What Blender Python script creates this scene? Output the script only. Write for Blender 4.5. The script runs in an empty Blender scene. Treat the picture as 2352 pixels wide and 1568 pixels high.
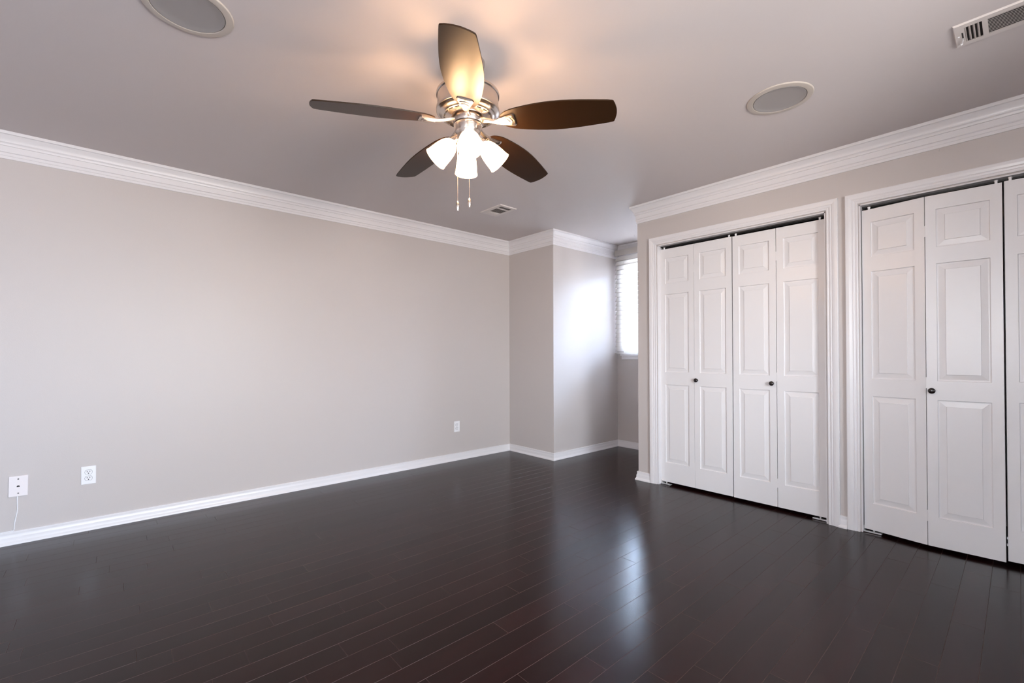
import bpy, bmesh, math, random
from mathutils import Vector, Matrix

random.seed(7)
SC = bpy.context.scene
COL = SC.collection

# ------------------------------------------------------------------ camera
CAM = Vector((-3.50421, -3.98717, 1.11528))
F_PX, SHIFT_PX = 1035.4167, 22.68573
RV = Vector((0.74743495, -0.66432922, -0.00277092))     # right
UV = Vector((-0.0032647, -0.00784396, 0.99996391))      # up
FV = Vector((0.66432698, 0.74739893, 0.00803168))       # forward
cd = bpy.data.cameras.new('camera')
cam = bpy.data.objects.new('camera', cd)
COL.objects.link(cam)
m = Matrix.Identity(4)
for i, c in enumerate((RV, UV, -FV)):
    for j in range(3):
        m[j][i] = c[j]
m.translation = CAM
cam.matrix_world = m
cd.sensor_width = 36.0
cd.lens = F_PX / 2352 * 36.0
cd.shift_y = SHIFT_PX / 2352
cd.clip_start = 0.05
SC.camera = cam

# ------------------------------------------------------------------ view, sky
SC.view_settings.view_transform = 'Standard'
SC.view_settings.look = 'None'
SC.view_settings.gamma = 1.0
SC.view_settings.use_curve_mapping = False
SC.view_settings.exposure = 0.53

SKY = 33.0
world = bpy.data.worlds.new('daylight')
SC.world = world
world.use_nodes = True
wn, wl = world.node_tree.nodes, world.node_tree.links
wn.clear()
wo = wn.new('ShaderNodeOutputWorld')
wb = wn.new('ShaderNodeBackground')
wt = wn.new('ShaderNodeTexCoord')
ws = wn.new('ShaderNodeSeparateXYZ')
wr = wn.new('ShaderNodeValToRGB')
wm = wn.new('ShaderNodeMapRange')
wm.inputs['From Min'].default_value = -1
wm.inputs['From Max'].default_value = 1
wl.new(wt.outputs['Generated'], ws.inputs[0])
wl.new(ws.outputs['Z'], wm.inputs['Value'])
wl.new(wm.outputs[0], wr.inputs[0])
cr = wr.color_ramp
cr.elements[0].position = 0.0; cr.elements[0].color = (0.58, 0.56, 0.55, 1)
cr.elements[1].position = 1.0; cr.elements[1].color = (0.62, 0.80, 1.0, 1)
for p, c in ((0.47, (0.72, 0.705, 0.69, 1)), (0.52, (0.88, 0.94, 1.0, 1)), (0.7, (0.78, 0.89, 1.0, 1))):
    e = cr.elements.new(p); e.color = c
# world boosted and tinted bluer towards +x, added to brighten the alcove
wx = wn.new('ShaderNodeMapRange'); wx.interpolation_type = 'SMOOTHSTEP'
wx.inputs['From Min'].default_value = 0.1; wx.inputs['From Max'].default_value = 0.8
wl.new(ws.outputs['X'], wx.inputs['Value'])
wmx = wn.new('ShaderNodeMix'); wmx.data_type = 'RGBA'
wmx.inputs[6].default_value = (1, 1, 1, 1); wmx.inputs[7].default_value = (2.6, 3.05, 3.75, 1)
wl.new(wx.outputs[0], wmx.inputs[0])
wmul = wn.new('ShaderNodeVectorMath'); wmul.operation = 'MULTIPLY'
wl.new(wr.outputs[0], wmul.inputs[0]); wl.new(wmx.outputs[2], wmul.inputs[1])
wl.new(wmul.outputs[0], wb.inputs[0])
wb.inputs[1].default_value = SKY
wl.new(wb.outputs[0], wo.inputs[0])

# ------------------------------------------------------------------ room measures
H = 2.44
D1, W, XC, YC = 0.707, 1.144, 0.0224, -1.719
XL, YR = -4.75, -5.60
T = 0.12
OPEN = [(-1.912, -3.142), (-3.322, -4.552)]
OPEN_H = 2.056
WIN1 = (-0.80, -1.64, 1.125, 2.23)        # alcove window: y0, y1, z0, z1
WIN2 = (-4.05, -3.35, 0.75, 2.15)         # rear wall: x0, x1, z0, z1
WIN_ADDED = (-2.75, -1.60, 0.75, 2.15)         # unseen rear window added to light the right of the long wall
WIN3 = (-4.55, -3.85, 0.90, 2.00)         # side wall behind the camera: y0, y1, z0, z1


def portal(name, loc, rot, sx, sy):
    l = bpy.data.lights.new(name, 'AREA')
    l.shape = 'RECTANGLE'; l.size = sx; l.size_y = sy
    l.cycles.is_portal = True
    o = bpy.data.objects.new(name, l)
    COL.objects.link(o)
    o.location = loc; o.rotation_euler = rot
    return o


portal('window_daylight', (W + 0.16, (WIN1[0] + WIN1[1]) / 2, (WIN1[2] + WIN1[3]) / 2), (0, math.pi / 2, 0), WIN1[3] - WIN1[2], WIN1[0] - WIN1[1])
portal('window_daylight', ((WIN2[0] + WIN2[1]) / 2, YR - 0.14, (WIN2[2] + WIN2[3]) / 2), (math.pi / 2, 0, 0), WIN2[1] - WIN2[0], WIN2[3] - WIN2[2])
portal('window_daylight', ((WIN_ADDED[0] + WIN_ADDED[1]) / 2, YR - 0.14, (WIN_ADDED[2] + WIN_ADDED[3]) / 2), (math.pi / 2, 0, 0), WIN_ADDED[1] - WIN_ADDED[0], WIN_ADDED[3] - WIN_ADDED[2])  # portal of the added rear window
portal('window_daylight', (XL - 0.14, (WIN3[0] + WIN3[1]) / 2, (WIN3[2] + WIN3[3]) / 2), (0, -math.pi / 2, 0), WIN3[3] - WIN3[2], WIN3[1] - WIN3[0])

# ------------------------------------------------------------------ helpers
def tag(o, label=None, cat=None, group=None, kind=None):
    if label: o['label'] = label
    if cat: o['category'] = cat
    if group: o['group'] = group
    if kind: o['kind'] = kind
    return o


def obj(name, bm, mat, parent=None, smooth=False, recalc=True, angle=None):
    if recalc:
        bmesh.ops.recalc_face_normals(bm, faces=bm.faces)
    me = bpy.data.meshes.new(name)
    bm.to_mesh(me); bm.free()
    for x in (mat if isinstance(mat, (list, tuple)) else [mat]):
        me.materials.append(x)
    if smooth:
        for p in me.polygons: p.use_smooth = True
        me.set_sharp_from_angle(angle=angle if angle else math.radians(40))
    o = bpy.data.objects.new(name, me)
    COL.objects.link(o)
    if parent is not None:
        o.parent = parent
    return o


def thing(name, loc, label, cat, group=None, rotz=0.0):
    o = bpy.data.objects.new(name, None)
    o.empty_display_size = 0.05
    COL.objects.link(o)
    o.location = loc; o.rotation_euler = (0, 0, rotz)
    return tag(o, label, cat, group)


def box(bm, x0, x1, y0, y1, z0, z1, bevel=0.0, mat=0):
    r = bmesh.ops.create_cube(bm, size=1.0)
    vs = r['verts']
    for v in vs:
        v.co = Vector(((x0 + x1) / 2 + v.co.x * abs(x1 - x0), (y0 + y1) / 2 + v.co.y * abs(y1 - y0), (z0 + z1) / 2 + v.co.z * abs(z1 - z0)))
    fs = {f for v in vs for f in v.link_faces}
    for f in fs: f.material_index = mat
    if bevel > 0:
        es = list({e for v in vs for e in v.link_edges})
        bmesh.ops.bevel(bm, geom=es, offset=bevel, segments=2, affect='EDGES', profile=0.6)
    return vs


def lathe(bm, prof, seg=64, axis_m=None, mat=0):
    rings = []
    for r, z in prof:
        if r < 1e-6:
            rings.append([bm.verts.new((0, 0, z))])
        else:
            rings.append([bm.verts.new((r * math.cos(2 * math.pi * k / seg), r * math.sin(2 * math.pi * k / seg), z)) for k in range(seg)])
    for a, b in zip(rings[:-1], rings[1:]):
        for k in range(seg):
            k2 = (k + 1) % seg
            if len(a) == 1 and len(b) == 1: continue
            if len(a) == 1: f = bm.faces.new((a[0], b[k], b[k2]))
            elif len(b) == 1: f = bm.faces.new((a[k], b[0], a[k2]))
            else: f = bm.faces.new((a[k], b[k], b[k2], a[k2]))
            f.material_index = mat
    if axis_m is not None:
        for r in rings:
            for v in r: v.co = axis_m @ v.co
    return rings


def tube(bm, pts, rad, seg=10, caps=True):
    pts = [Vector(p) for p in pts]
    rad = rad if isinstance(rad, (list, tuple)) else [rad] * len(pts)
    prev = None; rings = []
    n0 = None
    for i, p in enumerate(pts):
        d = (pts[min(i + 1, len(pts) - 1)] - pts[max(i - 1, 0)]).normalized()
        if n0 is None:
            n0 = d.orthogonal().normalized()
        else:
            n0 = (n0 - d * n0.dot(d)).normalized()
        b0 = d.cross(n0)
        rings.append([bm.verts.new(p + (n0 * math.cos(2 * math.pi * k / seg) + b0 * math.sin(2 * math.pi * k / seg)) * rad[i]) for k in range(seg)])
    for a, b in zip(rings[:-1], rings[1:]):
        for k in range(seg):
            bm.faces.new((a[k], a[(k + 1) % seg], b[(k + 1) % seg], b[k]))
    if caps:
        bm.faces.new(rings[0][::-1]); bm.faces.new(rings[-1])


def prism(bm, poly, z0, z1, mat=0):
    a = [bm.verts.new((x, y, z0)) for x, y in poly]
    b = [bm.verts.new((x, y, z1)) for x, y in poly]
    n = len(poly)
    fs = [bm.faces.new(a[::-1]), bm.faces.new(b)]
    for k in range(n):
        fs.append(bm.faces.new((a[k], a[(k + 1) % n], b[(k + 1) % n], b[k])))
    for f in fs: f.material_index = mat
    return a, b


def copy_tree(o, parent=None):
    c = o.copy(); COL.objects.link(c)
    if parent is not None: c.parent = parent
    for ch in list(o.children):
        copy_tree(ch, c)
    return c


# ------------------------------------------------------------------ materials
def pmat(name, color, rough=0.5, metal=0.0, spec=0.5, coat=0.0, coat_rough=0.1, bump=None, emit=None, emit_s=0.0, trans=0.0):
    m = bpy.data.materials.new(name); m.use_nodes = True
    nt = m.node_tree; p = nt.nodes['Principled BSDF']
    p.inputs['Base Color'].default_value = (*color, 1)
    p.inputs['Roughness'].default_value = rough
    p.inputs['Metallic'].default_value = metal
    p.inputs['Specular IOR Level'].default_value = spec
    p.inputs['Coat Weight'].default_value = coat
    p.inputs['Coat Roughness'].default_value = coat_rough
    if emit:
        p.inputs['Emission Color'].default_value = (*emit, 1)
        p.inputs['Emission Strength'].default_value = emit_s
    if bump:
        scale, strength, dist = bump
        tc = nt.nodes.new('ShaderNodeTexCoord')
        nz = nt.nodes.new('ShaderNodeTexNoise'); nz.inputs['Scale'].default_value = scale; nz.inputs['Detail'].default_value = 3
        bp = nt.nodes.new('ShaderNodeBump'); bp.inputs['Strength'].default_value = strength; bp.inputs['Distance'].default_value = dist
        nt.links.new(tc.outputs['Object'], nz.inputs['Vector'])
        nt.links.new(nz.outputs['Fac'], bp.inputs['Height'])
        nt.links.new(bp.outputs[0], p.inputs['Normal'])
    return m


M_WALL = pmat('greige_wall_paint', (0.525, 0.478, 0.460), 0.42, spec=0.35, bump=(170, 0.12, 0.002))
M_CEIL = pmat('greige_ceiling_paint', (0.62, 0.562, 0.550), 0.55, spec=0.3, bump=(170, 0.12, 0.002))
M_TRIM = pmat('white_trim_paint', (0.725, 0.70, 0.71), 0.3, spec=0.4)
M_DOOR = pmat('white_door_paint', (0.735, 0.71, 0.715), 0.32, spec=0.45, bump=(60, 0.03, 0.001))
M_DARK = pmat('dark_steel', (0.03, 0.028, 0.028), 0.5, metal=0.3)
M_KNOB = pmat('oil_rubbed_bronze', (0.018, 0.012, 0.011), 0.22, metal=0.35, coat=0.5)
M_NICK = pmat('brushed_nickel', (0.60, 0.54, 0.50), 0.26, metal=1.0, bump=(400, 0.03, 0.001))
M_ZINC = pmat('zinc_metal', (0.72, 0.71, 0.71), 0.35, metal=0.3)
M_BLADE = pmat('espresso_wood', (0.024, 0.0108, 0.0042), 0.33, spec=0.22)
M_PLAST = pmat('white_plastic', (0.82, 0.81, 0.83), 0.3)
M_IVORY = pmat('off_white_plastic', (0.78, 0.72, 0.72), 0.35)
M_SLOT = pmat('dark_slot', (0.012, 0.01, 0.01), 0.6)
M_RING = pmat('aged_cream_plastic', (0.50, 0.44, 0.39), 0.4)
M_GRILLE = pmat('grey_speaker_mesh', (0.36, 0.335, 0.325), 0.4, metal=0.25, bump=(900, 0.5, 0.001))
M_VENT = pmat('cream_painted_metal', (0.66, 0.60, 0.57), 0.35)
M_DUCT = pmat('dark_duct', (0.02, 0.014, 0.012), 0.8)
M_SHADE = bpy.data.materials.new('lit_frosted_glass'); M_SHADE.use_nodes = True
_n, _l = M_SHADE.node_tree.nodes, M_SHADE.node_tree.links
_p = _n['Principled BSDF']
_p.inputs['Base Color'].default_value = (0.92, 0.88, 0.82, 1); _p.inputs['Roughness'].default_value = 0.25
_p.inputs['Emission Color'].default_value = (1.0, 0.60, 0.30, 1); _p.inputs['Emission Strength'].default_value = 7.0
_t = _n.new('ShaderNodeBsdfTransparent'); _x = _n.new('ShaderNodeMixShader'); _x.inputs[0].default_value = 0.50
_l.new(_p.outputs[0], _x.inputs[1]); _l.new(_t.outputs[0], _x.inputs[2]); _l.new(_x.outputs[0], _n['Material Output'].inputs[0])
M_BULB = pmat('lit_bulb', (1, 1, 1), 0.4, emit=(1.0, 0.60, 0.31), emit_s=250.0)


def slat_material():
    m = bpy.data.materials.new('white_blind_slat'); m.use_nodes = True
    nt = m.node_tree; p = nt.nodes['Principled BSDF']; out = nt.nodes['Material Output']
    p.inputs['Base Color'].default_value = (0.80, 0.77, 0.74, 1)
    p.inputs['Roughness'].default_value = 0.35
    tr = nt.nodes.new('ShaderNodeBsdfTranslucent'); tr.inputs[0].default_value = (0.80, 0.77, 0.74, 1)
    mx = nt.nodes.new('ShaderNodeMixShader'); mx.inputs[0].default_value = 0.62
    nt.links.new(p.outputs[0], mx.inputs[1]); nt.links.new(tr.outputs[0], mx.inputs[2]); nt.links.new(mx.outputs[0], out.inputs[0])
    return m


M_SLAT = slat_material()


def glass_material():
    m = bpy.data.materials.new('window_glass'); m.use_nodes = True
    nt = m.node_tree; out = nt.nodes['Material Output']; nt.nodes.remove(nt.nodes['Principled BSDF'])
    t = nt.nodes.new('ShaderNodeBsdfTransparent'); g = nt.nodes.new('ShaderNodeBsdfGlossy'); g.inputs['Roughness'].default_value = 0.02
    f = nt.nodes.new('ShaderNodeFresnel'); f.inputs[0].default_value = 1.45
    mx = nt.nodes.new('ShaderNodeMixShader')
    nt.links.new(f.outputs[0], mx.inputs[0]); nt.links.new(t.outputs[0], mx.inputs[1]); nt.links.new(g.outputs[0], mx.inputs[2])
    nt.links.new(mx.outputs[0], out.inputs[0])
    return m


M_GLASS = glass_material()


def floor_material():
    m = bpy.data.materials.new('dark_hardwood'); m.use_nodes = True
    nt = m.node_tree; N, L = nt.nodes, nt.links; p = N['Principled BSDF']
    at = N.new('ShaderNodeAttribute'); at.attribute_name = 'plank'
    tc = N.new('ShaderNodeTexCoord')
    mp = N.new('ShaderNodeMapping'); mp.inputs['Scale'].default_value = (2.2, 42, 1)
    ad = N.new('ShaderNodeVectorMath'); ad.operation = 'ADD'
    sc = N.new('ShaderNodeVectorMath'); sc.operation = 'SCALE'; sc.inputs['Scale'].default_value = 37.0
    nz = N.new('ShaderNodeTexNoise'); nz.inputs['Scale'].default_value = 1.0; nz.inputs['Detail'].default_value = 6; nz.inputs['Roughness'].default_value = 0.6
    L.new(tc.outputs['Object'], ad.inputs[0]); L.new(at.outputs['Color'], sc.inputs[0]); L.new(sc.outputs[0], ad.inputs[1])
    L.new(ad.outputs[0], mp.inputs[0]); L.new(mp.outputs[0], nz.inputs['Vector'])
    ramp = N.new('ShaderNodeValToRGB')
    ramp.color_ramp.elements[0].position = 0.3; ramp.color_ramp.elements[0].color = (0.0060, 0.0011, 0.0012, 1)
    ramp.color_ramp.elements[1].position = 0.75; ramp.color_ramp.elements[1].color = (0.0130, 0.0029, 0.0027, 1)
    L.new(nz.outputs['Fac'], ramp.inputs[0])
    hv = N.new('ShaderNodeMapRange'); hv.inputs['To Min'].default_value = 0.75; hv.inputs['To Max'].default_value = 1.5
    L.new(at.outputs['Fac'], hv.inputs['Value'])
    mul = N.new('ShaderNodeVectorMath'); mul.operation = 'SCALE'
    L.new(ramp.outputs[0], mul.inputs[0]); L.new(hv.outputs[0], mul.inputs['Scale'])
    L.new(mul.outputs[0], p.inputs['Base Color'])
    p.inputs['Roughness'].default_value = 0.225
    p.inputs['Specular IOR Level'].default_value = 0.26
    bp = N.new('ShaderNodeBump'); bp.inputs['Strength'].default_value = 0.05; bp.inputs['Distance'].default_value = 0.001
    L.new(nz.outputs['Fac'], bp.inputs['Height']); L.new(bp.outputs[0], p.inputs['Normal'])
    return m


M_FLOOR = floor_material()
M_JOINT = pmat('worn_plank_edge', (0.050, 0.024, 0.019), 0.45)

# ------------------------------------------------------------------ floor of bevelled planks
PITCH, PHASE = 0.0976, 0.018 - 38 * 0.0976
JOINTS = [(-3, -0.338), (-2, -0.875), (-1, -0.518), (0, -1.124), (0, -0.192), (1, -1.227), (1, -0.331), (2, -1.778), (2, -0.859), (3, -1.415), (3, -0.497), (4, -1.936), (4, -1.012), (5, -2.085), (5, -1.172), (5, -0.263), (6, -1.661), (6, -0.748), (7, -2.19), (7, -0.366), (8, -2.44), (8, -0.599), (9, -1.88), (9, -0.958), (10, -1.978), (11, -2.309), (11, -1.399), (12, -2.727), (12, -1.802), (13, -2.998), (13, -2.071), (13, -1.148), (14, -2.844), (14, -1.92), (14, -0.983), (15, -3.241), (15, -2.315), (15, -1.384), (16, -3.124), (16, -1.274), (17, -2.742), (17, -1.811), (17, -0.875), (18, -2.997), (18, -1.141), (19, -3.431), (19, -2.508), (20, -3.762), (20, -1.902), (20, -0.977), (23, -3.407), (27, -3.615), (28, -3.357), (29, -3.507), (30, -3.816), (30, -2.902), (33, -3.338), (34, -3.848), (35, -3.668)]


def build_floor():
    bm = bmesh.new()
    col = bm.loops.layers.float_color.new('plank')
    x_lo, x_hi = XL, W + 0.02
    k0 = math.ceil((YR - PHASE) / PITCH) - 1
    k1 = math.floor((0 - PHASE) / PITCH) + 1
    g, dz = 0.0009, 0.0010
    for k in range(k0, k1):
        ya, yb = PHASE + k * PITCH, PHASE + (k + 1) * PITCH
        ya, yb = max(ya, YR), min(yb, 0.0)
        if yb - ya < 0.004: continue
        rnd = random.Random(k * 17 + 5)
        js = sorted(x for kk, x in JOINTS if kk == k)
        cuts = []
        x = x_lo + rnd.uniform(0.1, 0.9)
        fixed = list(js)
        if fixed:
            x = fixed[0]
            while x > x_lo: x -= rnd.uniform(0.55, 1.15)
            x += 0.0
        while x < x_hi:
            if x > x_lo + 0.05 and all(abs(x - q) > 0.3 for q in fixed): cuts.append(x)
            x += rnd.uniform(0.55, 1.15)
        cuts = sorted([c for c in cuts + fixed if x_lo + 0.03 < c < x_hi - 0.03])
        xs = [x_lo] + cuts + [x_hi]
        for xa, xb in zip(xs[:-1], xs[1:]):
            t = rnd.random()
            tl = rnd.uniform(-0.0002, 0.0002); tl2 = rnd.uniform(-0.0002, 0.0002)
            o = [bm.verts.new(c) for c in ((xa, ya, -dz), (xb, ya, -dz), (xb, yb, -dz), (xa, yb, -dz))]
            i = [bm.verts.new(c) for c in ((xa + g, ya + g, tl), (xb - g, ya + g, tl2), (xb - g, yb - g, -tl), (xa + g, yb - g, -tl2))]
            fs = [bm.faces.new(i)]
            for q in range(4):
                f = bm.faces.new((o[q], o[(q + 1) % 4], i[(q + 1) % 4], i[q])); f.material_index = 1; fs.append(f)
            for f in fs:
                for lp in f.loops: lp[col] = (t, rnd.random() if False else t * 0.7 + 0.1, t, 1)
    # slab under the planks
    box(bm, x_lo, x_hi, YR, 0.0, -0.12, -0.0016, mat=1)
    return obj('floor', bm, [M_FLOOR, M_JOINT], recalc=False)


fl = tag(build_floor(), 'dark brown glossy hardwood plank floor of the room', 'floor', kind='structure')

bm = bmesh.new()
box(bm, XL - T, W + 0.2, YR - T, 0.12, H, H + 0.12)
tag(obj('ceiling', bm, M_CEIL), 'flat greige ceiling with the fan', 'ceiling', kind='structure')


def wall(name, boxes, label, mat=None):
    bm = bmesh.new()
    for b in boxes: box(bm, *b)
    return tag(obj(name, bm, mat or M_WALL), label, 'wall', kind='structure')


ZB = -0.02
wall('wall_left', [(XL - T, T, 0, T, ZB, H)], 'long plain greige wall on the left with outlets')
wall('wall_return', [(0, T, -D1 + T, 0, ZB, H), (0, T, -D1, -D1 + T, ZB, H)], 'short greige wall between the long wall and the alcove corner')
wall('wall_alcove', [(T, W + 0.15, -D1, -D1 + T, ZB, H)], 'alcove side wall washed by window daylight')
wall('wall_window', [(W, W + 0.15, WIN1[0], -D1, ZB, H), (W, W + 0.15, YC, WIN1[1], ZB, H), (W, W + 0.15, WIN1[1], WIN1[0], ZB, WIN1[2]), (W, W + 0.15, WIN1[1], WIN1[0], WIN1[3], H)], 'alcove end wall holding the window with blinds')
wall('wall_partition', [(XC + T, W + 0.15, YC - T, YC, ZB, H)], 'alcove wall on the closet side')
rb = [(XC, XC + T, OPEN[0][0], YC, ZB, H), (XC, XC + T, OPEN[1][0], OPEN[0][1], ZB, H), (XC, XC + T, YR, OPEN[1][1], ZB, H)]
for a, b in OPEN: rb.append((XC, XC + T, b, a, OPEN_H, H))
wall('wall_right', rb, 'greige wall with the two closet openings')
wall('wall_closet', [(XC + 0.80, XC + 0.90, YR, YC - T, ZB, H), (XC + T, XC + 0.80, -3.27, -3.19, ZB, H)], 'dark closet wall behind the bifold doors', M_WALL)
x0, x1, z0, z1 = WIN2
x2, x3 = WIN_ADDED[:2]
wall('wall_rear', [(XL - T, x0, YR - T, YR, ZB, H), (x1, x2, YR - T, YR, ZB, H), (x3, XC + 0.9, YR - T, YR, ZB, H), (x0, x1, YR - T, YR, ZB, z0), (x0, x1, YR - T, YR, z1, H), (x2, x3, YR - T, YR, ZB, z0), (x2, x3, YR - T, YR, z1, H)], 'rear greige wall behind the viewpoint with two windows, one added for light')
y0, y1, z0, z1 = WIN3
wall('wall_side', [(XL - T, XL, YR, y0, ZB, H), (XL - T, XL, y1, 0, ZB, H), (XL - T, XL, y0, y1, ZB, z0), (XL - T, XL, y0, y1, z1, H)], 'side greige wall beside the viewpoint with a window')

# ------------------------------------------------------------------ mouldings (mitred sweeps)
PATH = [(XL, 0), (0, 0), (0, -D1), (W, -D1), (W, YC), (XC, YC), (XC, YR), (XL, YR)]


def offset_pts(a):
    n = len(PATH); out = []
    for i in range(n):
        p = Vector(PATH[i]); d0 = (p - Vector(PATH[i - 1])).normalized(); d1 = (Vector(PATH[(i + 1) % n]) - p).normalized()
        n0 = Vector((d0.y, -d0.x)); n1 = Vector((d1.y, -d1.x))
        out.append(p + (n0 + n1) * a)      # right angles only
    return out


def run(bm, i, prof, zf, cut0=None, cut1=None):
    """moulding along wall i of PATH, mitred at its ends or cut square at world coordinate cut0 / cut1 along the wall"""
    j = (i + 1) % len(PATH)
    A, B = [], []
    for a, b in prof:
        q = offset_pts(a)
        pa, pb = q[i].copy(), q[j].copy()
        ax = 0 if abs(PATH[i][1] - PATH[j][1]) < 1e-6 else 1
        if cut0 is not None: pa[ax] = cut0
        if cut1 is not None: pb[ax] = cut1
        A.append(bm.verts.new((pa.x, pa.y, zf(b)))); B.append(bm.verts.new((pb.x, pb.y, zf(b))))
    n = len(prof)
    for k in range(n - 1):
        bm.faces.new((A[k], B[k], B[k + 1], A[k + 1]))
    bm.faces.new((A[n - 1], B[n - 1], B[0], A[0]))
    bm.faces.new(A[::-1]); bm.faces.new(B)


def arc(c, r0, r1, a0, a1, n):
    return [(c[0] + r0 * math.cos(math.radians(a0 + (a1 - a0) * k / n)), c[1] + r1 * math.sin(math.radians(a0 + (a1 - a0) * k / n))) for k in range(n + 1)]


CROWN = [(0, 0), (0.0515, 0), (0.0530, 0.002), (0.0530, 0.0165), (0.0515, 0.0185), (0.0450, 0.0195)]
for k in range(1, 8):           # concave cove
    t = k / 8 * math.pi / 2
    CROWN.append((0.0450 - 0.0200 * math.sin(t) * (0.55 + 0.45 * k / 8), 0.0195 + 0.034 * (1 - math.cos(t)) * 0.35 + 0.034 * 0.65 * k / 8))
CROWN += [(0.0250, 0.0540), (0.0275, 0.0555), (0.0280, 0.0580), (0.0270, 0.0610), (0.0220, 0.0640), (0.0190, 0.0685), (0.0182, 0.0745), (0.0182, 0.0785), (0.0130, 0.0795),
          (0.0122, 0.110), (0.0150, 0.1120), (0.0150, 0.1150), (0.0120, 0.1180), (0.0098, 0.1190), (0.0098, 0.1350), (0.0072, 0.1370), (0.0070, 0.1515), (0.0058, 0.1534), (0, 0.1534)]
BASE = [(0, 0.0756), (0.0075, 0.0756), (0.0100, 0.0735), (0.0108, 0.069), (0.0095, 0.062), (0.0100, 0.054), (0.0130, 0.046), (0.0140, 0.040), (0.0142, 0.024), (0.0165, 0.018), (0.0215, 0.0125), (0.0240, 0.007), (0.0240, 0.0), (0, 0)]
NAMES = ['left', 'return', 'alcove', 'window', 'partition', 'right', 'rear', 'side']
WHERE = ['the long left wall', 'the short return wall', 'the alcove wall washed by daylight', 'the window wall', 'the hidden alcove wall', 'the closet wall', 'the rear wall', 'the side wall']
for i in range(8):
    bm = bmesh.new(); run(bm, i, CROWN, lambda b: H - b)
    tag(obj('trim_%d' % (i + 1), bm, M_TRIM, smooth=True, angle=math.radians(28)), 'white crown moulding along the top of ' + WHERE[i], 'crown moulding', kind='structure')
    bm = bmesh.new()
    if i == 5:
        run(bm, 5, BASE, lambda b: b, None, OPEN[0][0] + 0.070)
        run(bm, 5, BASE, lambda b: b, OPEN[0][1] - 0.063, OPEN[1][0] + 0.071)
        run(bm, 5, BASE, lambda b: b, OPEN[1][1] - 0.070, None)
    else:
        run(bm, i, BASE, lambda b: b)
    tag(obj('baseboard_' + NAMES[i], bm, M_TRIM, smooth=True, angle=math.radians(28)), 'white baseboard along the foot of ' + WHERE[i], 'baseboard', kind='structure')

# door casings: profile a = across the casing from the opening edge outwards, b = thickness off the wall
CASE = [(0.006, 0), (0.006, 0.010), (0.009, 0.012), (0.016, 0.012), (0.018, 0.0105), (0.021, 0.0105), (0.024, 0.013), (0.031, 0.0145), (0.033, 0.013), (0.036, 0.013), (0.039, 0.0155), (0.052, 0.018), (0.066, 0.0185), (0.070, 0.017), (0.070, 0)]


def casing(n, y0, y1, label):
    bm = bmesh.new()
    rows = []
    for a, b in CASE:
        x = XC - b
        rows.append([bm.verts.new(c) for c in ((x, y0 + a, 0), (x, y0 + a, OPEN_H + a), (x, y1 - a, OPEN_H + a), (x, y1 - a, 0))])
    for r, s in zip(rows[:-1], rows[1:]):
        for k in range(3):
            bm.faces.new((r[k], r[k + 1], s[k + 1], s[k]))
    bm.faces.new([r[0] for r in rows]); bm.faces.new([r[3] for r in rows][::-1])
    # jamb lining
    e = 0.0
    box(bm, XC - 0.002, XC + T, y0 - 0.006, y0 + 0.0, 0.0, OPEN_H)
    box(bm, XC - 0.002, XC + T, y1, y1 + 0.006, 0.0, OPEN_H)
    box(bm, XC - 0.002, XC + T, y1, y0, OPEN_H - 0.006, OPEN_H)
    return tag(obj('trim_%d' % n, bm, M_TRIM), label, 'door casing', kind='structure')


casing(9, *OPEN[0], 'white fluted casing framing the fully visible closet')
casing(10, *OPEN[1], 'white fluted casing framing the closet cut by the right edge')

# ------------------------------------------------------------------ closet bifold doors
LW, LH, LT = 0.3015, 2.000, 0.034
PANELS = [(0.165, 0.833), (0.940, 1.609), (1.702, 1.919)]      # z ranges of the three raised panels
PM = 0.045


def leaf_bm():
    """leaf in local coordinates: hinge-side edge at y=0, runs to y=-LW, front face at x=0 looking to -x"""
    bm = bmesh.new()
    ys = [0, PM, LW - PM, LW]
    zs = [0] + [z for p in PANELS for z in p] + [LH]
    V = {}
    def vv(y, z, x=0.0):
        key = (round(y, 5), round(z, 5), round(x, 5))
        if key not in V: V[key] = bm.verts.new((x, -y, z))
        return V[key]
    for j in range(len(zs) - 1):
        for i in range(3):
            if i == 1 and j % 2 == 1: continue
            bm.faces.new((vv(ys[i], zs[j]), vv(ys[i + 1], zs[j]), vv(ys[i + 1], zs[j + 1]), vv(ys[i], zs[j + 1])))
    ins = [(0, 0), (0.0012, 0.006), (0.004, 0.0075), (0.009, 0.0075), (0.036, 0.0035), (0.0375, 0.0008), (0.039, 0.0008)]
    for pz0, pz1 in PANELS:
        loops = []
        for d, x in ins:
            loops.append([vv(PM + d, pz0 + d, x), vv(LW - PM - d, pz0 + d, x), vv(LW - PM - d, pz1 - d, x), vv(PM + d, pz1 - d, x)])
        for a, b in zip(loops[:-1], loops[1:]):
            for k in range(4):
                bm.faces.new((a[k], a[(k + 1) % 4], b[(k + 1) % 4], b[k]))
        bm.faces.new(loops[-1])
    # sides and back with slightly eased edges
    B = [vv(0, 0, LT), vv(LW, 0, LT), vv(LW, LH, LT), vv(0, LH, LT)]
    bm.faces.new(B[::-1])
    bm.faces.new([vv(y, 0) for y in ys][::-1] + [B[0], B[1]])
    bm.faces.new([vv(y, LH) for y in ys] + [B[2], B[3]])
    bm.faces.new([vv(0, z) for z in zs] + [B[3], B[0]])
    bm.faces.new([vv(LW, z) for z in zs][::-1] + [B[1], B[2]])
    return bm


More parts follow.
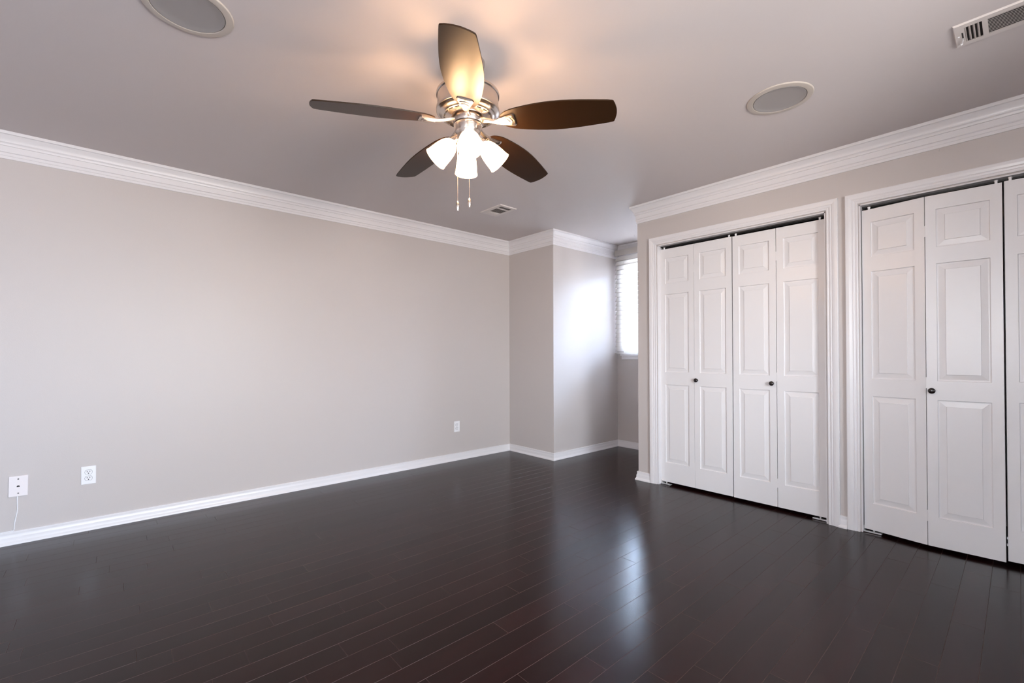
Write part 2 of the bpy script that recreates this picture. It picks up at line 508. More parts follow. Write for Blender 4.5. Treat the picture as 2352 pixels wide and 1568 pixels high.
def knob(parent, y, z):
    bm = bmesh.new()
    R = Matrix.Translation((0, y, z)) @ Matrix.Rotation(-math.pi / 2, 4, 'Y')
    prof = [(0, 0), (0.0115, 0.0), (0.0115, 0.002), (0.0075, 0.0035), (0.0065, 0.010), (0.0085, 0.013), (0.0140, 0.016), (0.0166, 0.0195), (0.0166, 0.022), (0.0150, 0.0255), (0.0110, 0.0285), (0.0055, 0.0302), (0, 0.0306)]
    lathe(bm, prof, 32, R)
    o = obj('knob', bm, M_KNOB, parent, smooth=True, angle=math.radians(60))
    o['label'] = 'dark bronze round knob'
    return o


LEAF_X = XC + 0.045


def leaf(parent, p0, p1, zb):
    """a leaf between two plan points (front face), p0 at the larger y"""
    o = obj('door_leaf', leaf_bm(), M_DOOR, parent)
    d = Vector((p1[0] - p0[0], p1[1] - p0[1]))
    o.location = (p0[0], p0[1], zb)
    o.rotation_euler = (0, 0, math.atan2(d.x, -d.y))
    return o


def small(parent, name, fn, mat=None, smooth=False):
    bm = bmesh.new(); fn(bm)
    return obj(name, bm, mat or M_ZINC, parent, smooth=smooth)


def bifold(n, pts, zb, jamb_y, knob_at, label, free_side):
    """pts: plan points jamb, fold, free edge in order of falling y"""
    t = bpy.data.objects.new('door_%d' % n, None); COL.objects.link(t)
    tag(t, label, 'door', 'closet bifold doors', 'structure')
    l1 = leaf(t, pts[0], pts[1], zb); l2 = leaf(t, pts[2], pts[3], zb)
    fold = (Vector(pts[1]) + Vector(pts[2])) / 2
    for z in (0.17, 0.93, 1.80):
        def hinge(bm, z=z):
            lathe(bm, [(0, z - 0.032), (0.0032, z - 0.032), (0.0032, z - 0.0105), (0.0024, z - 0.010), (0.0032, z - 0.0095), (0.0032, z + 0.0095), (0.0024, z + 0.010), (0.0032, z + 0.0105), (0.0032, z + 0.032), (0, z + 0.032)], 10,
                  Matrix.Translation((fold.x + 0.003, fold.y, zb)))
        small(t, 'hinge', hinge, M_DOOR, True)
    lf, yk = (l1, l2)[knob_at[0]], knob_at[1]
    knob(lf, yk, 0.905 - zb)
    # pivots on the jamb side, guide roller pin on the free side
    s = 1 if free_side < 0 else -1          # direction of the jamb (+y or -y)
    jl = l1 if s > 0 else l2
    jy = pts[0][1] if s > 0 else pts[3][1]
    jx = pts[0][0] if s > 0 else pts[3][0]
    fy = pts[3][1] if s > 0 else pts[0][1]
    fx = pts[3][0] if s > 0 else pts[0][0]
    def brk(bm):
        box(bm, jx - 0.012, jx + 0.030, jy - s * 0.085, jamb_y, 0.0, 0.003)
        box(bm, jx - 0.012, jx + 0.030, jamb_y - s * 0.003, jamb_y, 0.0, 0.040)
        box(bm, jx - 0.012, jx - 0.009, jy - s * 0.085, jamb_y, 0.0, 0.010)
    small(t, 'bottom_bracket', brk)
    def pin(bm):
        lathe(bm, [(0, 0.003), (0.005, 0.003), (0.005, zb + 0.002), (0, zb + 0.002)], 12, Matrix.Translation((jx + 0.012, jy - s * 0.045, 0)))
    small(t, 'bottom_pivot', pin, M_ZINC, True)
    def top(bm, yy, xx):
        lathe(bm, [(0, 0), (0.006, 0), (0.006, 0.014), (0.008, 0.014), (0.008, 0.020), (0, 0.020)], 12, Matrix.Translation((xx + 0.010, yy, zb + LH - 0.001)))
    small(t, 'top_pivot', lambda bm: top(bm, jy - s * 0.035, jx), M_PLAST, True)
    small(t, 'guide_roller', lambda bm: top(bm, fy + s * 0.022, fx), M_PLAST, True)
    return t, l1, l2


X = LEAF_X
bifold(1, [(X, -1.9145), (X, -2.2140), (X, -2.2180), (X, -2.5195)], 0.024, OPEN[0][0] - 0.006, (1, -0.020), 'white bifold door with its knob at the fold, at the alcove end of the closet wall', -1)
bifold(2, [(X, -2.5265), (X, -2.8275), (X, -2.8315), (X, -3.1325)], 0.022, OPEN[0][1] + 0.006, (0, -0.274), 'white bifold door hung on the pier between the closets', 1)
_, A_, B_ = bifold(3, [(X - 0.021, -3.3315), (X - 0.070, -3.6290), (X - 0.070, -3.6325), (X - 0.057, -3.9340)], 0.020, OPEN[1][0] - 0.006, (1, -0.022), 'white bifold door standing slightly proud, with a round knob beside the pier', -1)
_, C_, D_ = bifold(4, [(X - 0.045, -3.9410), (X - 0.022, -4.2415), (X - 0.022, -4.2450), (X, -4.5450)], 0.026, OPEN[1][1] + 0.006, (0, -0.274), 'white bifold door leaf cut off by the right edge of the view', 1)
for z in (0.075, 0.110):
    small(C_, 'aligner', lambda bm, z=z: box(bm, 0.008, 0.020, 0.0, 0.0035, z, z + 0.011), M_PLAST)
for k, (a, b) in enumerate(OPEN):
    bm = bmesh.new()
    zt = OPEN_H - 0.006
    box(bm, X + 0.004, X + 0.034, b + 0.007, a - 0.007, zt - 0.003, zt)
    box(bm, X + 0.002, X + 0.005, b + 0.007, a - 0.007, zt - 0.009, zt)
    box(bm, X + 0.033, X + 0.036, b + 0.007, a - 0.007, zt - 0.009, zt)
    tag(obj('door_track', bm, M_DARK), ['dark steel track above the fully visible pair of closet doors', 'dark steel track above the closet doors at the right edge'][k], 'door track', 'closet door tracks')

# ------------------------------------------------------------------ windows
def window(n, w, axis, at, s, label):
    """frame, sash, muntins and pane in an opening; axis 'x' (wall normal x) or 'y'; at = room face, s = outward sign"""
    t = bpy.data.objects.new('window_%d' % n, None); COL.objects.link(t)
    tag(t, label, 'window', kind='structure')
    a0, a1, z0, z1 = min(w[0], w[1]), max(w[0], w[1]), w[2], w[3]
    def bx(bm, d0, d1, p0, p1, q0, q1):
        u0, u1 = sorted((at + s * d0, at + s * d1))
        if axis == 'x': box(bm, u0, u1, p0, p1, q0, q1)
        else: box(bm, p0, p1, u0, u1, q0, q1)
    bm = bmesh.new()
    f = 0.035
    bx(bm, 0.04, 0.115, a0, a0 + f, z0, z1); bx(bm, 0.04, 0.115, a1 - f, a1, z0, z1)
    bx(bm, 0.04, 0.115, a0 + f, a1 - f, z0, z0 + f); bx(bm, 0.04, 0.115, a0 + f, a1 - f, z1 - f, z1)
    obj('window_frame', bm, M_TRIM, t)
    zm = (z0 + z1) / 2
    for q0, q1, d in ((z0 + f, zm + 0.015, 0.06), (zm - 0.015, z1 - f, 0.085)):
        bm = bmesh.new(); g = 0.03
        bx(bm, d, d + 0.022, a0 + f, a0 + f + g, q0, q1); bx(bm, d, d + 0.022, a1 - f - g, a1 - f, q0, q1)
        bx(bm, d, d + 0.022, a0 + f + g, a1 - f - g, q0, q0 + g); bx(bm, d, d + 0.022, a0 + f + g, a1 - f - g, q1 - g, q1)
        sa = obj('sash', bm, M_TRIM, t)
        bm = bmesh.new(); bx(bm, d + 0.009, d + 0.012, a0 + f + g, a1 - f - g, q0 + g, q1 - g)
        obj('pane', bm, M_GLASS, sa)
    return t, bx


w1, bx = window(1, WIN1, 'x', W, 1, 'alcove window behind white blinds')
bm = bmesh.new()
box(bm, W - 0.030, W + 0.04, -1.70, -0.768, 1.1005, 1.125, 0.003)
box(bm, W - 0.016, W, -1.69, -0.778, 1.060, 1.1005, 0.002)
obj('window_sill', bm, M_TRIM, w1)
for n, w, ax, at, s, lb in ((2, WIN2, 'y', YR, -1, 'narrow window in the rear wall behind the viewpoint'), (4, WIN_ADDED, 'y', YR, -1, 'wide unseen rear window added to light the long wall'), (3, WIN3, 'x', XL, -1, 'large window in the side wall beside the viewpoint')):
    t, bx = window(n, w, ax, at, s, lb)
    bm = bmesh.new()
    a0, a1, z0, z1 = w
    bx(bm, -0.018, 0.0, a0 - 0.07, a0, z0 - 0.07, z1 + 0.07); bx(bm, -0.018, 0.0, a1, a1 + 0.07, z0 - 0.07, z1 + 0.07)
    bx(bm, -0.018, 0.0, a0, a1, z1, z1 + 0.07); bx(bm, -0.030, 0.04, a0 - 0.07, a1 + 0.07, z0 - 0.025, z0); bx(bm, -0.016, 0.0, a0, a1, z0 - 0.09, z0 - 0.025)
    obj('window_casing', bm, M_TRIM, t)

# blind in the alcove
BX = W - 0.052
t = thing('window_blind', (BX, -1.21, 1.13), 'white wide-slat window blind in the alcove, lit from behind', 'blind')
def loc(bm):
    for v in bm.verts: v.co -= Vector((BX, -1.21, 1.13))
    return bm
Y0, Y1 = -0.729, -1.700
bm = bmesh.new(); box(bm, W - 0.075, W - 0.028, Y1 + 0.01, Y0 - 0.008, 2.318, 2.368, 0.002); obj('headrail', loc(bm), M_SLAT, t)
bm = bmesh.new(); box(bm, W - 0.086, W - 0.078, Y1, Y0 - 0.002, 2.306, 2.374, 0.002); box(bm, W - 0.078, W - 0.030, Y0 - 0.008, Y0 - 0.002, 2.306, 2.374, 0.001); obj('valance', loc(bm), M_SLAT, t)
NS = 21; P = 0.0546; ang = math.radians(59)
for k in range(NS):
    bm = bmesh.new()
    zc = 2.275 - k * P
    top, bot = [], []
    for q in range(7):
        u = (q / 6 - 0.5) * 0.064
        cb = 0.0030 * (1 - (2 * u / 0.064) ** 2)
        # inner (room, -x) edge low, outer edge high
        dx, dz = math.cos(ang), math.sin(ang)
        nx, nz = -dz, dx
        for lst, th in ((top, cb + 0.0014), (bot, cb - 0.0014)):
            lst.append((BX + u * dx + nx * th, zc + u * dz + nz * th))
    ring = top + bot[::-1]
    a = [bm.verts.new((x, Y0, z)) for x, z in ring]; b = [bm.verts.new((x, Y1, z)) for x, z in ring]
    n = len(ring)
    for q in range(n): bm.faces.new((a[q], a[(q + 1) % n], b[(q + 1) % n], b[q]))
    bm.faces.new(a[::-1]); bm.faces.new(b)
    obj('slat', loc(bm), M_SLAT, t)
bm = bmesh.new(); box(bm, BX - 0.030, BX + 0.030, Y1, Y0, 1.128, 1.142, 0.003); obj('bottom_rail', loc(bm), M_SLAT, t)
for y in (-0.86, -1.21, -1.56):
    bm = bmesh.new()
    tube(bm, [(BX - 0.027, y, 2.33), (BX - 0.027, y, 1.14)], 0.0011, 6)
    tube(bm, [(BX + 0.027, y, 2.33), (BX + 0.027, y, 1.14)], 0.0011, 6)
    obj('ladder_cord', loc(bm), M_SLAT, t)

# ------------------------------------------------------------------ ceiling fan
FX, FY = -2.3042, -2.3424
fan = thing('ceiling_fan', (FX, FY, H), 'five-blade ceiling fan with dark blades, nickel motor and four lit lamps', 'ceiling fan')
def Lz(prof): return [(r, z - H) for r, z in prof]
def fpart(name, prof, mat=M_NICK, parent=fan, ang=35):
    bm = bmesh.new(); lathe(bm, Lz(prof), 72)
    return obj(name, bm, mat, parent, smooth=True, angle=math.radians(ang))
fpart('canopy', [(0, 2.4395), (0.074, 2.4395), (0.076, 2.436), (0.076, 2.424), (0.072, 2.410), (0.062, 2.396), (0.046, 2.386), (0.024, 2.382), (0, 2.382)])
fpart('downrod', [(0, 2.385), (0.0125, 2.385), (0.0125, 2.296), (0, 2.296)])
mh = fpart('motor_housing', [(0, 2.302), (0.030, 2.302), (0.034, 2.298), (0.090, 2.298), (0.134, 2.295), (0.1415, 2.290), (0.1425, 2.286), (0.1425, 2.280), (0.1400, 2.277), (0.1375, 2.277), (0.1370, 2.274), (0.1370, 2.226), (0.1385, 2.223),
      (0.1412, 2.222), (0.1420, 2.219), (0.1420, 2.209), (0.1412, 2.206), (0.1385, 2.205), (0.1350, 2.201), (0.1300, 2.1965), (0.1230, 2.1935), (0.1150, 2.1905), (0.1130, 2.1880), (0.1110, 2.1865), (0.1000, 2.1845), (0.0860, 2.1830), (0.0760, 2.1825), (0.0735, 2.1835), (0.0725, 2.188), (0.0725, 2.200), (0, 2.200)])
for k in range(20):        # cooling slots round the underside
    a = 2 * math.pi * (k + 0.5) / 20
    bm = bmesh.new()
    poly = []
    for q in range(9):
        b = a + (q / 8 - 0.5) * 0.20
        poly.append((0.1075 * math.cos(b), 0.1075 * math.sin(b)))
    for q in range(9):
        b = a + (0.5 - q / 8) * 0.20
        poly.append((0.1025 * math.cos(b), 0.1025 * math.sin(b)))
    prism(bm, poly, 2.1835 - H, 2.190 - H)
    obj('cooling_slot', bm, M_SLOT, mh)
fpart('flywheel', [(0, 2.199), (0.0640, 2.199), (0.0660, 2.196), (0.0660, 2.158), (0.0640, 2.154), (0.052, 2.153), (0, 2.153)])
fpart('switch_housing', [(0, 2.156), (0.054, 2.156), (0.0565, 2.153), (0.0565, 2.119), (0.0555, 2.117), (0.0545, 2.115), (0.0500, 2.108), (0.0490, 2.100), (0.0490, 2.080), (0.0460, 2.070), (0.0360, 2.062), (0.0180, 2.057), (0.0120, 2.050), (0.0060, 2.044), (0, 2.043)])
fpart('collar_ring', [(0.0555, 2.1505), (0.0630, 2.1505), (0.0645, 2.149), (0.0645, 2.1465), (0.0630, 2.145), (0.0555, 2.145)])

BLADE = [(0.150, 0.0), (0.1505, 0.012), (0.154, 0.022), (0.160, 0.031), (0.170, 0.040), (0.185, 0.049), (0.205, 0.056), (0.235, 0.063), (0.270, 0.0695), (0.310, 0.0755), (0.350, 0.0795), (0.390, 0.0815), (0.430, 0.0812), (0.470, 0.0790), (0.510, 0.0755), (0.550, 0.0712), (0.590, 0.0662), (0.620, 0.0624), (0.640, 0.0596), (0.6445, 0.0570), (0.6495, 0.042), (0.6535, 0.026), (0.6560, 0.012)]
TH = 0.0055
Z_BL = 2.165 - H


def blade_bm():
    bm = bmesh.new()
    outl = [(r, h) for r, h in BLADE] + [(0.6565, 0.0)] + [(r, -h) for r, h in BLADE[1:][::-1]]
    a, b = prism(bm, outl, -TH / 2, TH / 2)
    es = [e for e in bm.edges if abs(e.verts[0].co.z - e.verts[1].co.z) < 1e-6]
    bmesh.ops.bevel(bm, geom=es, offset=0.0016, segments=2, affect='EDGES')
    return bm


def bracket_bm():
    """cast blade iron, from the flywheel rim out under the blade root, with a stepped fan-shaped foot"""
    bm = bmesh.new()
    st = [  # r, half width, z of top, thickness
        (0.060, 0.0150, 0.010, 0.009), (0.075, 0.0130, 0.0095, 0.010), (0.095, 0.0098, 0.006, 0.010), (0.115, 0.0092, 0.001, 0.010), (0.135, 0.0120, -0.003, 0.0095), (0.160, 0.0190, -0.003, 0.0085), (0.185, 0.0270, -0.003, 0.008), (0.205, 0.0335, -0.003, 0.008), (0.214, 0.0360, -0.003, 0.008), (0.222, 0.0290, -0.003, 0.0065)]
    rows = []
    for r, w, z, th in st:
        rows.append([bm.verts.new(c) for c in ((r, -w, z), (r, w, z), (r, w, z - th * 0.55), (r, w * 0.72, z - th), (r, -w * 0.72, z - th), (r, -w, z - th * 0.55))])
    for p, q in zip(rows[:-1], rows[1:]):
        for k in range(6):
            bm.faces.new((p[k], p[(k + 1) % 6], q[(k + 1) % 6], q[k]))
    bm.faces.new(rows[0]); bm.faces.new(rows[-1][::-1])
    # three raised chevron steps on the foot
    for s, (ra, rb_, zz) in enumerate(((0.130, 0.216, 0.0035), (0.140, 0.207, 0.0065), (0.150, 0.197, 0.0090))):
        wa = 0.010 - 0.002 * s; wb = 0.031 - 0.0065 * s
        poly = [(ra, -wa), (rb_ - 0.006, -wb), (rb_ + 0.004, 0), (rb_ - 0.006, wb), (ra, wa)]
        prism(bm, poly, -0.003 - 0.008 - zz + 0.0035, -0.009)
    return bm


PHI0 = -2.23646
bl_mesh = None
for k in range(5):
    bm = blade_bm()
    b = obj('blade', bm, M_BLADE, fan, smooth=True, angle=math.radians(30))
    ph = PHI0 + k * 2 * math.pi / 5
    b.rotation_mode = 'XYZ'
    R = Matrix.Rotation(ph, 4, 'Z') @ Matrix.Rotation(math.radians(-13), 4, 'X') @ Matrix.Rotation(math.radians(3.8), 4, 'Y')
    b.matrix_local = Matrix.Translation((0, 0, Z_BL)) @ R
    br = obj('blade_bracket', bracket_bm(), M_NICK, b, smooth=True, angle=math.radians(30))
    br['label'] = 'nickel blade bracket'

# lamps: shade axis leans 45 degrees outward
DEL = math.radians(9)
lamp_dirs = []
rv = Vector((RV.x, RV.y, 0)).normalized(); fv = Vector((FV.x, FV.y, 0)).normalized()
base_dir = -fv * math.cos(DEL) + rv * math.sin(DEL)
a0 = math.atan2(base_dir.y, base_dir.x)
SHADE = [(0.0180, 0.000), (0.0215, 0.002), (0.0270, 0.008), (0.0345, 0.018), (0.0405, 0.032), (0.0450, 0.050), (0.0480, 0.070), (0.0500, 0.090), (0.0515, 0.104), (0.0540, 0.114), (0.0525, 0.1145), (0.0500, 0.104), (0.0484, 0.090), (0.0464, 0.070), (0.0434, 0.050), (0.0389, 0.032), (0.0330, 0.019), (0.0255, 0.0095), (0.0180, 0.004), (0.0180, 0.000)]
for k in range(4):
    ph = a0 + k * math.pi / 2
    d = Vector((math.cos(ph), math.sin(ph), 0))
    ax = (d * math.sin(math.radians(44)) + Vector((0, 0, -math.cos(math.radians(44))))).normalized()
    p0 = d * 0.046 + Vector((0, 0, 2.092 - H))
    bm = bmesh.new()
    tube(bm, [d * 0.030 + Vector((0, 0, 2.098 - H)), d * 0.046 + Vector((0, 0, 2.096 - H)), p0 + ax * 0.012], [0.012, 0.0125, 0.013], 16)
    rot = ax.to_track_quat('Z', 'Y').to_matrix().to_4x4()
    lathe(bm, [(0, 0.006), (0.0150, 0.006), (0.0165, 0.009), (0.0165, 0.013), (0.0195, 0.015), (0.0195, 0.019), (0.0225, 0.021), (0.0230, 0.027), (0.0215, 0.031), (0, 0.031)], 32, Matrix.Translation(p0) @ rot)
    arm = obj('lamp_arm', bm, M_NICK, fan, smooth=True, angle=math.radians(35))
    sm = Matrix.Translation(p0 + ax * 0.029) @ rot
    bm = bmesh.new(); lathe(bm, SHADE, 40, sm)
    sh = obj('glass_shade', bm, M_SHADE, arm, smooth=True, angle=math.radians(50))
    sh['label'] = 'glowing frosted white glass bell shade'
    bm = bmesh.new()
    lathe(bm, [(0, 0.004), (0.010, 0.004), (0.012, 0.022), (0.020, 0.045), (0.024, 0.062), (0.022, 0.076), (0.014, 0.086), (0, 0.090)], 24, sm)
    bu = obj('bulb', bm, M_BULB, arm, smooth=True, angle=math.radians(60))

# pull chains
for off, z_fob in ((-rv * 0.046 - fv * 0.010, 1.803), (rv * 0.002 + fv * 0.040, 1.835)):
    bm = bmesh.new()
    z = 2.075
    n = int((z - z_fob) / 0.0042)
    for q in range(n):
        bmesh.ops.create_icosphere(bm, subdivisions=1, radius=0.0017, matrix=Matrix.Translation(off + Vector((0, 0, z - 0.0042 * q - H))))
    tube(bm, [off + Vector((0, 0, z - H)), off + Vector((0, 0, z_fob - H))], 0.0007, 5)
    ch = obj('pull_chain', bm, M_NICK, fan, smooth=True)
    bm = bmesh.new()
    lathe(bm, [(0, 0.002), (0.0025, 0.002), (0.0045, -0.001), (0.0062, -0.006), (0.0082, -0.012), (0.0086, -0.020), (0.0080, -0.030), (0.0062, -0.037), (0.0050, -0.041), (0, -0.041)], 20, Matrix.Translation(off + Vector((0, 0, z_fob - H))))
    obj('chain_fob', bm, M_NICK, ch, smooth=True)

# ------------------------------------------------------------------ wall plates on the long wall
def outlet(x, z, label):
    t = thing('wall_outlet', (x, 0, z), label, 'outlet', 'duplex outlets')
    bm = bmesh.new(); box(bm, -0.035, 0.035, -0.0065, 0, -0.057, 0.057, 0.0025); obj('cover_plate', bm, M_PLAST, t)
    for s in (1, -1):
        bm = bmesh.new()
        zc = s * 0.0195
        poly = []
        for q in range(32):
            a = 2 * math.pi * q / 32
            poly.append((0.0172 * math.cos(a), max(-0.0138, min(0.0138, 0.0172 * math.sin(a)))))
        a_, b_ = prism(bm, poly, 0, 0.0022)
        for v in bm.verts: v.co = Vector((v.co.x, -0.0063 - v.co.z, zc + v.co.y))
        r = obj('receptacle', bm, M_PLAST, t)
        bm = bmesh.new()
        yy = (-0.0094, -0.0080)
        box(bm, -0.0082, -0.0052, *yy, zc + 0.0000, zc + 0.0088)
        box(bm, 0.0052, 0.0080, *yy, zc + 0.0005, zc + 0.0084)
        lathe(bm, [(0, 0), (0.0031, 0), (0.0031, 0.0014), (0, 0.0014)], 12, Matrix.Translation((0, -0.0080, zc - 0.0068)) @ Matrix.Rotation(math.pi / 2, 4, 'X'))
        obj('socket_slot', bm, M_SLOT, r)
        # ring groove round the receptacle
        bm = bmesh.new()
        pa = [(x_ * 1.07, y_ * 1.09) for x_, y_ in poly]
        prism(bm, pa, 0, 0.0004)
        for v in bm.verts: v.co = Vector((v.co.x, -0.00648 - v.co.z, zc + v.co.y))
        obj('gap', bm, M_SLOT, r)
    bm = bmesh.new(); lathe(bm, [(0, 0), (0.0028, 0), (0.0024, 0.0012), (0, 0.0014)], 12, Matrix.Translation((0, -0.0063, 0)) @ Matrix.Rotation(math.pi / 2, 4, 'X')); obj('screw', bm, M_ZINC, t)
    return t


outlet(-3.611, 0.351, 'white duplex outlet beside the phone jack plate')
outlet(-0.752, 0.356, 'white duplex outlet alone near the far room corner')

t = thing('phone_jack', (-3.917, 0, 0.341), 'off-white phone jack plate with a thin white cord running down to the baseboard', 'phone jack')
bm = bmesh.new(); box(bm, -0.040, 0.040, -0.011, 0, -0.061, 0.061, 0.003); o = obj('cover_plate', bm, M_IVORY, t); o.rotation_euler = (0, math.radians(0.8), 0)
bm = bmesh.new()
poly = [(-0.0065, -0.005), (0.0065, -0.005), (0.0065, 0.000), (0.0030, 0.0045), (-0.0030, 0.0045), (-0.0065, 0.000)]
prism(bm, poly, 0.0105, 0.0114)
for v in bm.verts: v.co = Vector((v.co.x, -v.co.z, v.co.y))
obj('jack_socket', bm, M_SLOT, t)
for z in (0.042, -0.042):
    bm = bmesh.new(); lathe(bm, [(0, 0), (0.0036, 0), (0.0030, 0.0012), (0, 0.0014)], 14, Matrix.Translation((0, -0.0108, z)) @ Matrix.Rotation(math.pi / 2, 4, 'X')); obj('screw', bm, M_DARK, t)

bm = bmesh.new()
r_ = 0.0026
pts = [(-3.921, -0.006, 0.284), (-3.921, -0.006, 0.24), (-3.920, -0.0045, 0.205), (-3.923, -0.0045, 0.180), (-3.928, -0.0045, 0.150), (-3.932, -0.0045, 0.120), (-3.933, -0.005, 0.090), (-3.935, -0.006, 0.0800), (-3.943, -0.006, 0.0782), (-3.99, -0.006, 0.0782), (-4.2, -0.006, 0.0782), (-4.6, -0.006, 0.0782)]
tube(bm, pts, r_, 8)
for v in bm.verts: v.co -= Vector((-3.917, 0, 0.341))
obj('cord', bm, M_PLAST, t, smooth=True)['label'] = 'thin white cord'
bm = bmesh.new(); box(bm, -3.9445, -3.9375, -0.0098, 0.0, 0.0755, 0.0825, 0.001)
tag(obj('cable_clip', bm, M_PLAST), 'tiny white clip pinning the phone cord at the baseboard top', 'clip')

# ------------------------------------------------------------------ in-ceiling speakers
def speaker(x, y, label):
    t = thing('ceiling_speaker', (x, y, H), label, 'speaker', 'round ceiling speakers')
    bm = bmesh.new(); lathe(bm, [(0.1215, 0.002), (0.1215, -0.0055), (0.1235, -0.0070), (0.1400, -0.0070), (0.1475, -0.0055), (0.1500, -0.0030), (0.1505, 0.0), (0.1505, 0.002)], 96)
    obj('trim_ring', bm, M_RING, t, smooth=True, angle=math.radians(30))
    bm = bmesh.new(); lathe(bm, [(0.1200, 0.001), (0.1200, -0.0045), (0.1185, -0.0062), (0.1150, -0.0056), (0.108, -0.0035), (0.098, -0.0018), (0.08, -0.0010), (0.05, -0.0006), (0.0, -0.0005)], 96)
    obj('speaker_grille', bm, M_GRILLE, t, smooth=True, angle=math.radians(50))


speaker(-3.2895, -1.888, 'round ceiling speaker cut by the top edge, above the long wall')
speaker(-0.9170, -3.1705, 'round ceiling speaker in front of the closets')

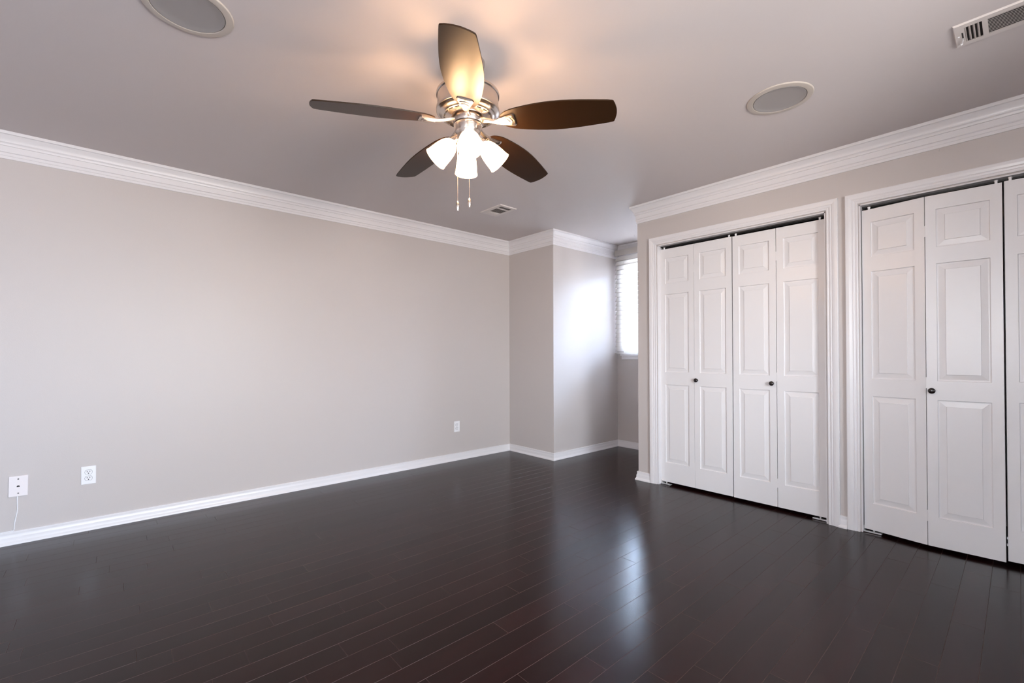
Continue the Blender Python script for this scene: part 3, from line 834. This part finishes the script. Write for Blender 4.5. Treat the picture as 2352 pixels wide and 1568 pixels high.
# ------------------------------------------------------------------ ceiling vents
def vent(x0, x1, y0, y1, style, label):
    cx, cy = (x0 + x1) / 2, (y0 + y1) / 2
    t = thing('air_vent', (cx, cy, H), label, 'vent', 'ceiling air vents')
    hx, hy = (x1 - x0) / 2, (y1 - y0) / 2
    bm = bmesh.new()
    # dished flange with a hole for each louvre bank
    lip = 0.0065
    if style == 'near':
        holes = [(-0.062, 0.062, hy - 0.083, hy - 0.033, 'y'), (-0.062, 0.062, -hy + 0.085, hy - 0.099, 'x')]
    else:
        holes = [(-0.060, 0.066, -hy + 0.036, -hy + 0.082, 'x'), (-0.060, 0.066, -hy + 0.100, hy - 0.098, 'x')]
    ysb = sorted({-hy + 0.004, hy - 0.004} | {h[2] for h in holes} | {h[3] for h in holes})
    xr = holes[0][1]
    for ya, yb in zip(ysb[:-1], ysb[1:]):
        hole = next((h for h in holes if abs(h[2] - ya) < 1e-6 and abs(h[3] - yb) < 1e-6), None)
        if hole:
            box(bm, -hx + 0.004, hole[0], ya, yb, -lip, -lip + 0.0012); box(bm, hole[1], hx - 0.004, ya, yb, -lip, -lip + 0.0012)
        else:
            box(bm, -hx + 0.004, hx - 0.004, ya, yb, -lip, -lip + 0.0012)
    # sloped rim
    o_ = [(-hx, -hy), (hx, -hy), (hx, hy), (-hx, hy)]
    i_ = [(-hx + 0.005, -hy + 0.005), (hx - 0.005, -hy + 0.005), (hx - 0.005, hy - 0.005), (-hx + 0.005, hy - 0.005)]
    A = [bm.verts.new((x, y, 0.0005)) for x, y in o_]; B = [bm.verts.new((x, y, -lip)) for x, y in i_]
    for k in range(4): bm.faces.new((A[k], A[(k + 1) % 4], B[(k + 1) % 4], B[k]))
    obj('vent_frame', bm, M_VENT, t)
    for h in holes:
        bm = bmesh.new(); box(bm, h[0] - 0.001, h[1] + 0.001, h[2] - 0.001, h[3] + 0.001, -0.0010, 0.0002); bk = obj('duct_opening', bm, M_DUCT, t)
        if h[4] == 'y':      # short blades across, one behind the other
            n = 4
            for q in range(n):
                bm = bmesh.new()
                yc = h[3] - (q + 0.30) * (h[3] - h[2]) / n
                pr = [(yc + 0.006, -0.0012), (yc + 0.0035, -0.0045), (yc - 0.0005, -0.0068), (yc - 0.0010, -0.0062), (yc + 0.0030, -0.0040), (yc + 0.0052, -0.0012)]
                a = [bm.verts.new((h[0], y, z)) for y, z in pr]; b = [bm.verts.new((h[1], y, z)) for y, z in pr]
                for e in range(6): bm.faces.new((a[e], a[(e + 1) % 6], b[(e + 1) % 6], b[e]))
                bm.faces.new(a); bm.faces.new(b[::-1])
                obj('louvre_blade', bm, M_VENT, t)
        else:
            n = 11 if style == 'near' else 10
            for q in range(n):
                bm = bmesh.new()
                xc = h[0] + (q + 0.5) * (h[1] - h[0]) / n
                wd = 0.0025 if style == 'near' else 0.0026
                pr = [(xc - wd, -0.0066), (xc + wd, -0.0050), (xc + wd, -0.0042), (xc - wd, -0.0058)]
                a = [bm.verts.new((x, h[2], z)) for x, z in pr]; b = [bm.verts.new((x, h[3], z)) for x, z in pr]
                for e in range(4): bm.faces.new((a[e], a[(e + 1) % 4], b[(e + 1) % 4], b[e]))
                bm.faces.new(a); bm.faces.new(b[::-1])
                obj('louvre_blade', bm, M_VENT, t)
    bm = bmesh.new()
    if style == 'near':
        box(bm, -0.026, 0.033, hy - 0.028, hy - 0.0235, -0.0068, -0.0060, mat=1)
        tube(bm, [(0.018, hy - 0.026, -0.006), (0.032, hy - 0.025, -0.011), (0.050, hy - 0.021, -0.013)], 0.0016, 8)
        bmesh.ops.create_uvsphere(bm, u_segments=12, v_segments=8, radius=0.0045, matrix=Matrix.Translation((0.055, hy - 0.019, -0.013)))
        obj('damper_lever', bm, [M_PLAST, M_SLOT], t, smooth=True)
    else:
        tube(bm, [(0.040, hy - 0.064, -0.006), (0.040, hy - 0.064, -0.022)], 0.0018, 8)
        obj('damper_lever', bm, M_VENT, t, smooth=True)
        bm = bmesh.new()
        box(bm, -0.060, 0.060, hy - 0.086, hy - 0.082, -0.0082, -0.006); box(bm, -0.055, 0.062, hy - 0.066, hy - 0.062, -0.0085, -0.006)
        obj('stamped_rib', bm, M_VENT, t)
    for yy in ((hy - 0.014, -hy + 0.045) if style == 'near' else (hy - 0.022, -hy + 0.020)):
        bm = bmesh.new(); lathe(bm, [(0, -0.0085), (0.003, -0.0082), (0.004, -0.006), (0, -0.006)], 12, Matrix.Translation((0.030 if style == 'far' else 0.0, yy, 0))); obj('screw', bm, M_PLAST, t, smooth=True)
    return t


vent(-0.960, -0.774, -4.190, -3.816, 'near', 'long cream ceiling vent with fine louvres, cut by the right edge')
vent(-0.958, -0.761, -0.974, -0.678, 'far', 'small cream ceiling vent beyond the fan near the far corner')

# ------------------------------------------------------------------ small hooks
bm = bmesh.new()
tube(bm, [(0.782, -1.191, H), (0.782, -1.191, H - 0.016), (0.786, -1.194, H - 0.024), (0.782, -1.198, H - 0.031), (0.776, -1.195, H - 0.028)], 0.0014, 8)
tag(obj('ceiling_hook', bm, M_ZINC, smooth=True), 'tiny metal hook screwed into the alcove ceiling', 'hook')
bm = bmesh.new()
tube(bm, [(XC, -3.6936, 2.279), (XC - 0.014, -3.6936, 2.275), (XC - 0.018, -3.6936, 2.267), (XC - 0.022, -3.6936, 2.272)], 0.0016, 8)
tag(obj('wall_hook', bm, M_ZINC, smooth=True), 'tiny metal hook in the wall just under the crown moulding', 'hook')
